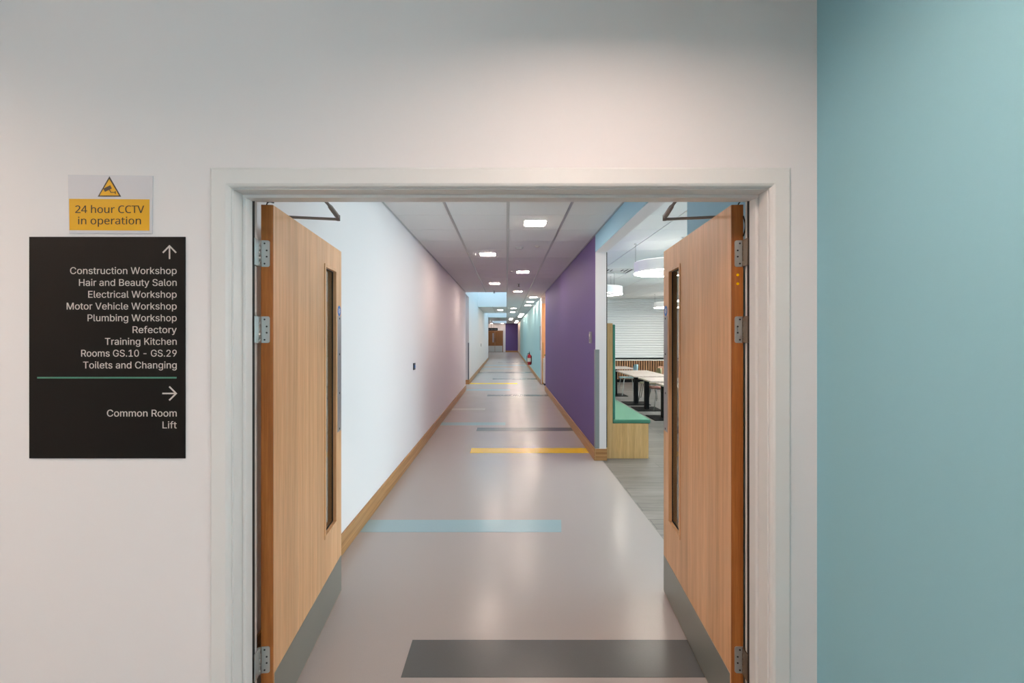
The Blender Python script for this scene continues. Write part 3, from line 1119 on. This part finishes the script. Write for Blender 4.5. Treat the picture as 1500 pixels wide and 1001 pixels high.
MB().box(-.287, -h_, -.298, .298, 0, .016).box(h_, .287, -.298, .298, 0, .016).box(-h_, h_, -.298, -h_, 0, .016).box(-h_, h_, h_, .298, 0, .016) \
    .box(-h_ - .006, -h_, -h_, h_, .016, .075).box(h_, h_ + .006, -h_, h_, .016, .075).box(-h_ - .006, h_ + .006, -h_ - .006, -h_, .016, .075) \
    .box(-h_ - .006, h_ + .006, h_, h_ + .006, .016, .075).build('lamp_housing', 'lamp_white', LL)
MB().box(-h_, h_, -h_, h_, .062, .070).build('diffuser', 'led_lobby', LL)
for i, (x, y) in enumerate(lamps_lobby):
    lb = 'glowing square lamp in the lobby ceiling, %s counted from the door wall' % ORD[i]
    if i == 0:
        LL.location = (x, y, CEIL)
        LL['label'] = lb
    else:
        dup(LL, (x, y, CEIL), label=lb, mats={'diffuser': 'led_left'} if i == 1 else None)

# small ceiling fittings
sd = thing('smoke_detector', 'white smoke detector between the first two corridor lamps', 'smoke detector', (.18, 6.05, CEIL))
MB().cyl((0, 0, -.012), .055, .0115, 'z', 28).build('base', 'lamp_white', sd)
MB().lathe([(.02, -.036), (.038, -.032), (.045, -.022), (.046, -.012)], (0, 0, 0), 28).build('sensor_head', 'lamp_white', sd)
sd2 = thing('ceiling_sensor', 'small flat ceiling sensor right of the smoke detector', 'sensor', (.43, 5.98, CEIL))
MB().cyl((0, 0, -.010), .04, .0095, 'z', 24).build('base', 'lamp_white', sd2)
MB().lathe([(.008, -.022), (.016, -.018), (.02, -.010)], (0, 0, 0), 20).build('lens', 'label_white', sd2)
sp = thing('sprinkler_head', 'dark sprinkler head between the third and fifth corridor lamps', 'sprinkler', (.29, 10.27, CEIL), group='ceiling sprinklers')
MB().cyl((0, 0, -.006), .035, .0055, 'z', 20).build('rose', 'plastic_grey', sp)
MB().cyl((0, 0, -.06), .012, .054, 'z', 14).build('stem', 'grey_metal', sp)
MB().cyl((0, 0, -.066), .028, .006, 'z', 20).build('deflector', 'plastic_dark', sp)
dup(sp, (-.34, 11.85, CEIL), label='dark sprinkler head at the edge of the first light well')
s3 = thing('ceiling_sensor', 'tiny white ceiling sensor beside the third corridor lamp', 'sensor', (.09, 8.3, CEIL))
MB().cyl((0, 0, -.010), .03, .0095, 'z', 20).build('base', 'lamp_white', s3)

# ------------------------------------------------------------------ fittings on the corridor walls
def wall_plate(name, label, cat, x, y, z, sgn, w, h, dep, mat, group=None):
    t = thing(name, label, cat, (x, y, z), group=group)
    MB().box(0, sgn * dep, -w / 2, w / 2, -h / 2, h / 2, .003).build('plate', mat, t)
    return t


p1 = wall_plate('exit_button', 'small dark push button plate on the long white wall', 'button', XL, 5.40, 1.158, 1, .085, .085, .014, 'plastic_dark', 'dark wall buttons')
MB().box(.014, .019, -.018, .018, -.018, .018, .002).build('button', 'blue_disc', p1)
p2 = wall_plate('exit_button', 'dark push button plate far along the left wall', 'button', XL2, 20.2, 1.13, 1, .09, .14, .014, 'plastic_dark', 'dark wall buttons')
MB().box(.014, .019, -.018, .018, -.018, .018, .002).build('button', 'plastic_grey', p2)
p3 = wall_plate('card_reader', 'grey switch box on the purple wall near its white end', 'switch', XR, 5.58, 1.520, -1, .10, .15, .022, 'plastic_grey')
MB().box(-.022, -.027, -.022, .022, .012, .048, .002).build('rocker', 'label_white', p3)
MB().box(-.022, -.024, -.028, .028, -.055, -.02, .0005).build('cover', 'silver_paint', p3)

# corner guards
cg = tag(MB().prism([(XR - .004, 5.318), (XR + .048, 5.318), (XR + .048, 5.3215), (XR - .0005, 5.3215), (XR - .0005, 5.385), (XR - .004, 5.385)], 'z', SK + .002, 1.372)
         .build('corner_guard', 'grey_guard'), 'grey corner guard on the near end of the purple wall', 'corner guard')
cg2 = tag(MB().prism([(XL2 - .030, 13.7455), (XL2 + .004, 13.7455), (XL2 + .004, 13.81), (XL2 + .0005, 13.81), (XL2 + .0005, 13.7495), (XL2 - .030, 13.7495)], 'z', SK + .002, 1.33)
          .build('corner_guard', 'dark_guard'), 'dark grey corner guard on the wall end past the left alcove', 'corner guard')
cg3 = tag(MB().box(XR - .004, XR - .0005, 13.90, 14.16, 1.08, 1.87).build('wall_protector', 'dark_guard'), 'dark grey plate on the edge of the teal wall', 'wall plate')
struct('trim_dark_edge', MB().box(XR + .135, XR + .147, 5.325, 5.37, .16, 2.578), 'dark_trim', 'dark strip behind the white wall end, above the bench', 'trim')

# fire extinguisher
fx = thing('fire_extinguisher', 'red fire extinguisher hung low on the pale teal wall', 'fire extinguisher', (XR - .105, 18.8, .29))
MB().lathe([(.03, 0), (.075, .004), (.082, .02), (.082, .38), (.074, .42), (.045, .455), (.022, .465), (.022, .48)], (0, 0, 0), 32).build('cylinder', 'red', fx)
MB().box(-.028, .028, -.02, .02, .48, .52, .004).build('valve', 'black_metal', fx)
MB().tube([(-.0, -.02, .50), (0, -.06, .53), (0, -.13, .55)], .010, 10).tube([(0, -.02, .515), (0, -.07, .565), (0, -.13, .585)], .010, 10).build('squeeze_handle', 'black_metal', fx)
MB().tube([(-.03, .0, .50), (-.08, .0, .48), (-.105, .01, .38), (-.10, .02, .2), (-.095, .02, .08)], .011, 10).build('hose', 'rubber', fx)
mb = MB()
for k in range(9):
    pass
n = 12
ra = [mb.bm.verts.new((.0835 * math.cos(math.radians(a)), .0835 * math.sin(math.radians(a)), z)) for z in (.14, .30) for a in [150 + 180 * k / n for k in range(n + 1)]]
for k in range(n):
    mb.bm.faces.new((ra[k], ra[k + 1], ra[n + 2 + k], ra[n + 1 + k]))
lbm = mb.build('label', 'label_white', fx)
MB().box(.082, .104, -.03, .03, .05, .40, .002).build('wall_bracket', 'black_metal', fx)

# white cabinet with a small plant in the alcove
cb = thing('white_cabinet', 'white cabinet in front of the orange alcove wall', 'cabinet', (1.515, 13.62, 0))
MB().box(-.34, .34, -.20, .22, .06, .84, .004).build('body', 'gloss_white', cb)
MB().box(-.33, .33, -.18, .21, 0, .06).build('plinth', 'black_metal', cb)
for sx in (-1, 1):
    dd = MB().box(sx * .004, sx * .336, -.218, -.2005, .07, .83, .003).build('door', 'gloss_white', cb)
    MB().box(sx * .03, sx * .04, -.235, -.218, .42, .56, .002).build('handle', 'steel', dd)
pl = thing('potted_plant', 'small green plant on top of the white alcove cabinet', 'plant', (1.225, 13.50, .84))
MB().lathe([(.03, 0.0005), (.04, .01), (.046, .07), (.042, .072)], (0, 0, 0), 20).build('pot', 'label_white', pl)
mb = MB()
for k in range(16):
    a = k * 2.4
    r_ = .03 + .05 * ((k * 37) % 10) / 10
    h_ = .08 + .05 * ((k * 53) % 10) / 10
    c, s_ = math.cos(a), math.sin(a)
    v = [mb.bm.verts.new(p) for p in ((.008 * c, .008 * s_, .065), (r_ * .6 * c - .012 * s_, r_ * .6 * s_ + .012 * c, h_), (r_ * c, r_ * s_, h_ + .02), (r_ * .6 * c + .012 * s_, r_ * .6 * s_ - .012 * c, h_ + .004))]
    mb.bm.faces.new(v)
mb.build('leaves', 'leaf_green', pl)

# ------------------------------------------------------------------ far end doors and sign
fd = thing('door_4', 'timber double doors at the far end of the corridor', 'door', (-1.135, 41.97, 0), kind='structure')
MB().box(-.80, -.745, -.02, .02, 0, 2.1).box(.745, .80, -.02, .02, 0, 2.1).box(-.80, .80, -.02, .02, 2.05, 2.1).build('frame', 'far_door', fd)
for sx in (-1, 1):
    lf = MB().box(sx * .003, sx * .742, -.022, .02, .012, 2.045).build('leaf', 'far_door', fd)
    MB().box(sx * .02, sx * .73, -.0245, -.0222, .03, .62).build('kick_plate', 'steel', lf)
    MB().box(sx * .10, sx * .24, -.026, -.0222, .95, 1.85).build('vision_panel', 'plastic_grey' if sx < 0 else 'far_door', lf)
    MB().tube([(sx * .06, -.022, 1.0), (sx * .06, -.06, 1.0), (sx * .06, -.06, 1.35), (sx * .06, -.022, 1.35)], .012, 10).build('pull_handle', 'black_metal', lf)
hs = thing('hanging_sign', 'black sign hanging from the ceiling before the far timber doors', 'sign', (-1.22, 40.2, 2.08))
MB().box(-.60, .40, -.02, .02, 0, .25, .004).build('sign_panel', 'sign_black', hs)
mk = MB()
for k, (a_, b_) in enumerate(((-.50, -.32), (-.28, -.05), (-.01, .12), (.16, .30))):
    mk.box(a_, b_, -.0225, -.0205, .10, .14)
mk.build('sign_marks', 'plastic_grey', hs)
MB().box(-.20, -.17, -.01, .01, .25, CEIL - 2.08 - .0005).box(.0, .03, -.01, .01, .25, CEIL - 2.08 - .0005).build('hanger', 'grey_metal', hs)

# ------------------------------------------------------------------ common room: bench
be = thing('bench_seat', 'tall backed oak bench with green cushions behind the purple wall', 'bench', (1.247, 5.40, 0))
BL = 5.6
MB().prism([(0, 0.001), (.535, 0.001), (.535, .44), (.085, .44), (.085, 1.70), (0, 1.70)], 'y', 0, .022).build('end_panel', 'oak_panel', be)
MB().box(.0, .078, .022, BL, .44, 1.70).build('back_panel', 'oak_panel', be)
MB().box(.02, .52, .022, BL, .001, .438).build('seat_box', 'oak_panel', be)
MB().box(.086, .56, -.004, BL, .4405, .492, .012).build('seat_cushion', 'green_vinyl', be)
MB().box(.0795, .122, .004, BL, .494, 1.685, .012).build('back_cushion', 'green_back', be)

# ------------------------------------------------------------------ tables
T0 = thing('dining_table', 'x', 'table', group='pale tables beside the green bench')
MB().box(-.37, .37, -.365, .365, .705, .732, .004).build('tabletop', 'table_top', T0)
MB().box(-.042, .042, -.042, .042, .0145, .704, .003).build('column', 'black_metal', T0)
MB().box(-.26, .26, -.26, .26, .001, .014, .004).build('base_plate', 'black_metal', T0)
tabs = [(2.95, 7.06, 'pale square table nearest the right door, its top half hidden by it'), (2.95, 8.07, 'pale square table on a black column, nearest one fully past the right door'),
        (2.95, 9.06, 'pale square table in front of the joined pair, beside the terracotta chair'), (2.95, 9.81, 'pale square table at the back of the joined pair'),
        (2.84, 11.22, 'pale square table furthest back, with the pale blue chair')]
for i, (x, y, lb) in enumerate(tabs):
    if i == 0:
        T0.location = (x, y, 0)
        T0['label'] = lb
    else:
        dup(T0, (x, y, 0), label=lb)


# ------------------------------------------------------------------ chairs
def make_chair(mat, legmat):
    t = thing('shell_chair', 'x', 'chair', group='shell chairs around the tables')
    prof = [(.21, .435, .17), (.20, .452, .19), (.10, .455, .205), (-.02, .448, .21), (-.12, .45, .21), (-.18, .475, .205), (-.21, .53, .20), (-.225, .62, .195), (-.24, .70, .18), (-.25, .765, .14), (-.253, .80, .075)]
    mb = MB()
    n = 9
    grid = []
    for j, (x, z, hw) in enumerate(prof):
        row = []
        for k in range(n):
            q = -1 + 2 * k / (n - 1)
            back = max(0.0, min(1.0, (z - .47) / .2))
            row.append(mb.bm.verts.new((x + .07 * back * q * q, hw * q, z + (1 - back) * .02 * q * q)))
        grid.append(row)
    for a, b in zip(grid, grid[1:]):
        for k in range(n - 1):
            mb.bm.faces.new((a[k], a[k + 1], b[k + 1], b[k]))
    sh = mb.build('shell', mat, t, smooth=True)
    so = sh.modifiers.new('thick', 'SOLIDIFY')
    so.thickness = .008
    so.offset = 1
    su = sh.modifiers.new('round', 'SUBSURF')
    su.levels = su.render_levels = 1
    for sx in (-1, 1):
        for sy in (-1, 1):
            MB().tube([(sx * .10 - .01, sy * .12, .444), (sx * .15, sy * .17, .43), (sx * .215, sy * .215, .003)], .009, 10).build('leg', legmat, t)
    MB().box(-.13, .11, -.12, .12, .432, .442, .004).build('seat_mount', legmat, t)
    return t


chairs = [('chair_blue', 'pale_metal', (3.19, 11.28, 0), math.pi, 'pale blue shell chair tucked under the furthest table'),
          ('chair_pink', 'grey_metal', (3.24, 9.04, 0), math.pi, 'terracotta shell chair tucked under the table beside the right door'),
          ('chair_olive', 'grey_metal', (3.33, 9.95, 0), math.pi, 'olive shell chair back showing above the joined tables'),
          ('chair_brown', 'grey_metal', (3.66, 10.75, 0), math.pi * .75, 'brown shell chair behind the olive chair'),
          ('chair_mint', 'pale_metal', (4.28, 12.1, 0), math.pi * .9, 'pale mint shell chair furthest back beside the slatted counter')]
for m_, lm, loc, rz, lb in chairs:
    c = make_chair(m_, lm)
    c.location = loc
    c.rotation_euler = (0, 0, rz)
    c['label'] = lb

# ------------------------------------------------------------------ serving counter with shutter
ct = thing('serving_counter', 'slatted timber counter with white top under the shutter', 'counter', (0, RYF, 0))
MB().box(2.31, 7.4, .03, .40, .001, .11).build('plinth', 'black_metal', ct)
MB().box(2.31, 7.4, .015, .44, .11, .725).build('carcass', 'black_metal', ct)
sl = MB()
x = 2.32
while x < 7.38:
    sl.box(x, x + .046, -.025, .0145, .11, .722)
    x += .080
sl.build('slat_front', 'slat_wood', ct)
MB().box(2.31, 7.42, -.045, .44, .726, .765, .003).build('worktop', 'counter', ct)
sh = thing('roller_shutter', 'white slatted roller shutter closed above the counter', 'shutter', (0, RYF + .06, 0))
mb = MB()
z = .815
while z < 2.785:
    h = min(.078, 2.789 - z)
    pts = [(0, z), (-.012, z + h * .18), (-.016, z + h * .5), (-.012, z + h * .82), (0, z + h), (.006, z + h), (.006, z)]
    mb.prism(pts, 'x', 2.32, 7.45)
    z += .080
mb.build('slat_curtain', 'shutter', sh)
MB().box(2.32, 7.45, -.02, .012, .766, .812, .003).build('bottom_bar', 'black_metal', sh)

# ------------------------------------------------------------------ ring pendants
def make_ring():
    t = thing('ring_pendant', 'x', 'pendant light', group='white ring pendants in the common room')
    R_, wd, hh = .375, .036, .147
    MB().ring_section([(R_, 0.004), (R_, hh), (R_ - wd, hh), (R_ - wd, .004)], (0, 0, 0), 72).build('ring_body', 'body_glow', t)
    MB().ring_section([(R_ - .002, 0), (R_ - .002, .0038), (R_ - wd + .002, .0038), (R_ - wd + .002, 0)], (0, 0, 0), 72).build('diffuser', 'led_ring', t)
    MB().ring_section([(R_ - .006, hh + .0002), (R_ - .006, hh + .003), (R_ - wd + .006, hh + .003), (R_ - wd + .006, hh + .0002)], (0, 0, 0), 72).build('diffuser', 'uplight_added', t)  # added uplight strip on the hidden top of the ring
    ctop = CEIL - 2.382
    for k in range(3):
        a = math.radians(172 + 120 * k)
        MB().cyl(((R_ - wd / 2) * math.cos(a), (R_ - wd / 2) * math.sin(a), hh + .003), .0022, ctop - hh - .015, 'z', 8).build('cable', 'grey_metal', t)
        MB().cyl(((R_ - wd / 2) * math.cos(a), (R_ - wd / 2) * math.sin(a), ctop - .0125), .02, .012, 'z', 16).build('ceiling_cup', 'lamp_white', t)
    return t


R0 = make_ring()
R0.location = (2.10, 5.77, 2.382)
R0['label'] = 'glowing white ring pendant nearest the right door'
dup(R0, (1.96, 8.7, 2.382), label='glowing white ring pendant above the green bench')
dup(R0, (4.75, 12.7, 2.382), label='glowing white ring pendant in front of the roller shutter')
dup(R0, (4.6, 7.2, 2.382), label='unseen ring pendant added to light the middle of the common room')  # this pendant and the next two are unseen, added to light the room
dup(R0, (4.4, 10.2, 2.382), label='unseen ring pendant added to light the far half of the common room')
dup(R0, (6.4, 11.4, 2.382), label='unseen ring pendant added for light near the common room window')

# ceiling grilles
dv = thing('ceiling_vent', 'square ceiling air vent with dark slots above the tables', 'air vent', (2.10, 8.20, CEIL))
fr = MB()
for o_, i_, z0, z1 in ((.295, .27, -.004, .008), (.235, .195, -.002, .03), (.16, .12, -.002, .03), (.085, 0, -.002, .03)):
    if i_ == 0:
        fr.box(-o_, o_, -o_, o_, .0, .006)
    else:
        fr.box(-o_, o_, -o_, -i_, z0, z0 + .006).box(-o_, o_, i_, o_, z0, z0 + .006).box(-o_, -i_, -i_, i_, z0, z0 + .006).box(i_, o_, -i_, i_, z0, z0 + .006)
fr.build('vanes', 'lamp_white', dv)
MB().box(-.28, .28, -.28, .28, .019, .0195).build('dark_slots', 'void', dv)
sv = thing('ceiling_speaker', 'small dark fitting on the ceiling behind the nearest ring pendant', 'ceiling fitting', (2.41, 7.24, CEIL))
MB().lathe([(.04, -.03), (.075, -.028), (.085, -.016), (.088, -.0005)], (0, 0, 0), 28).build('grille', 'plastic_dark', sv)
MB().cyl((0, 0, -.036), .02, .006, 'z', 16).build('sensor', 'rubber', sv)
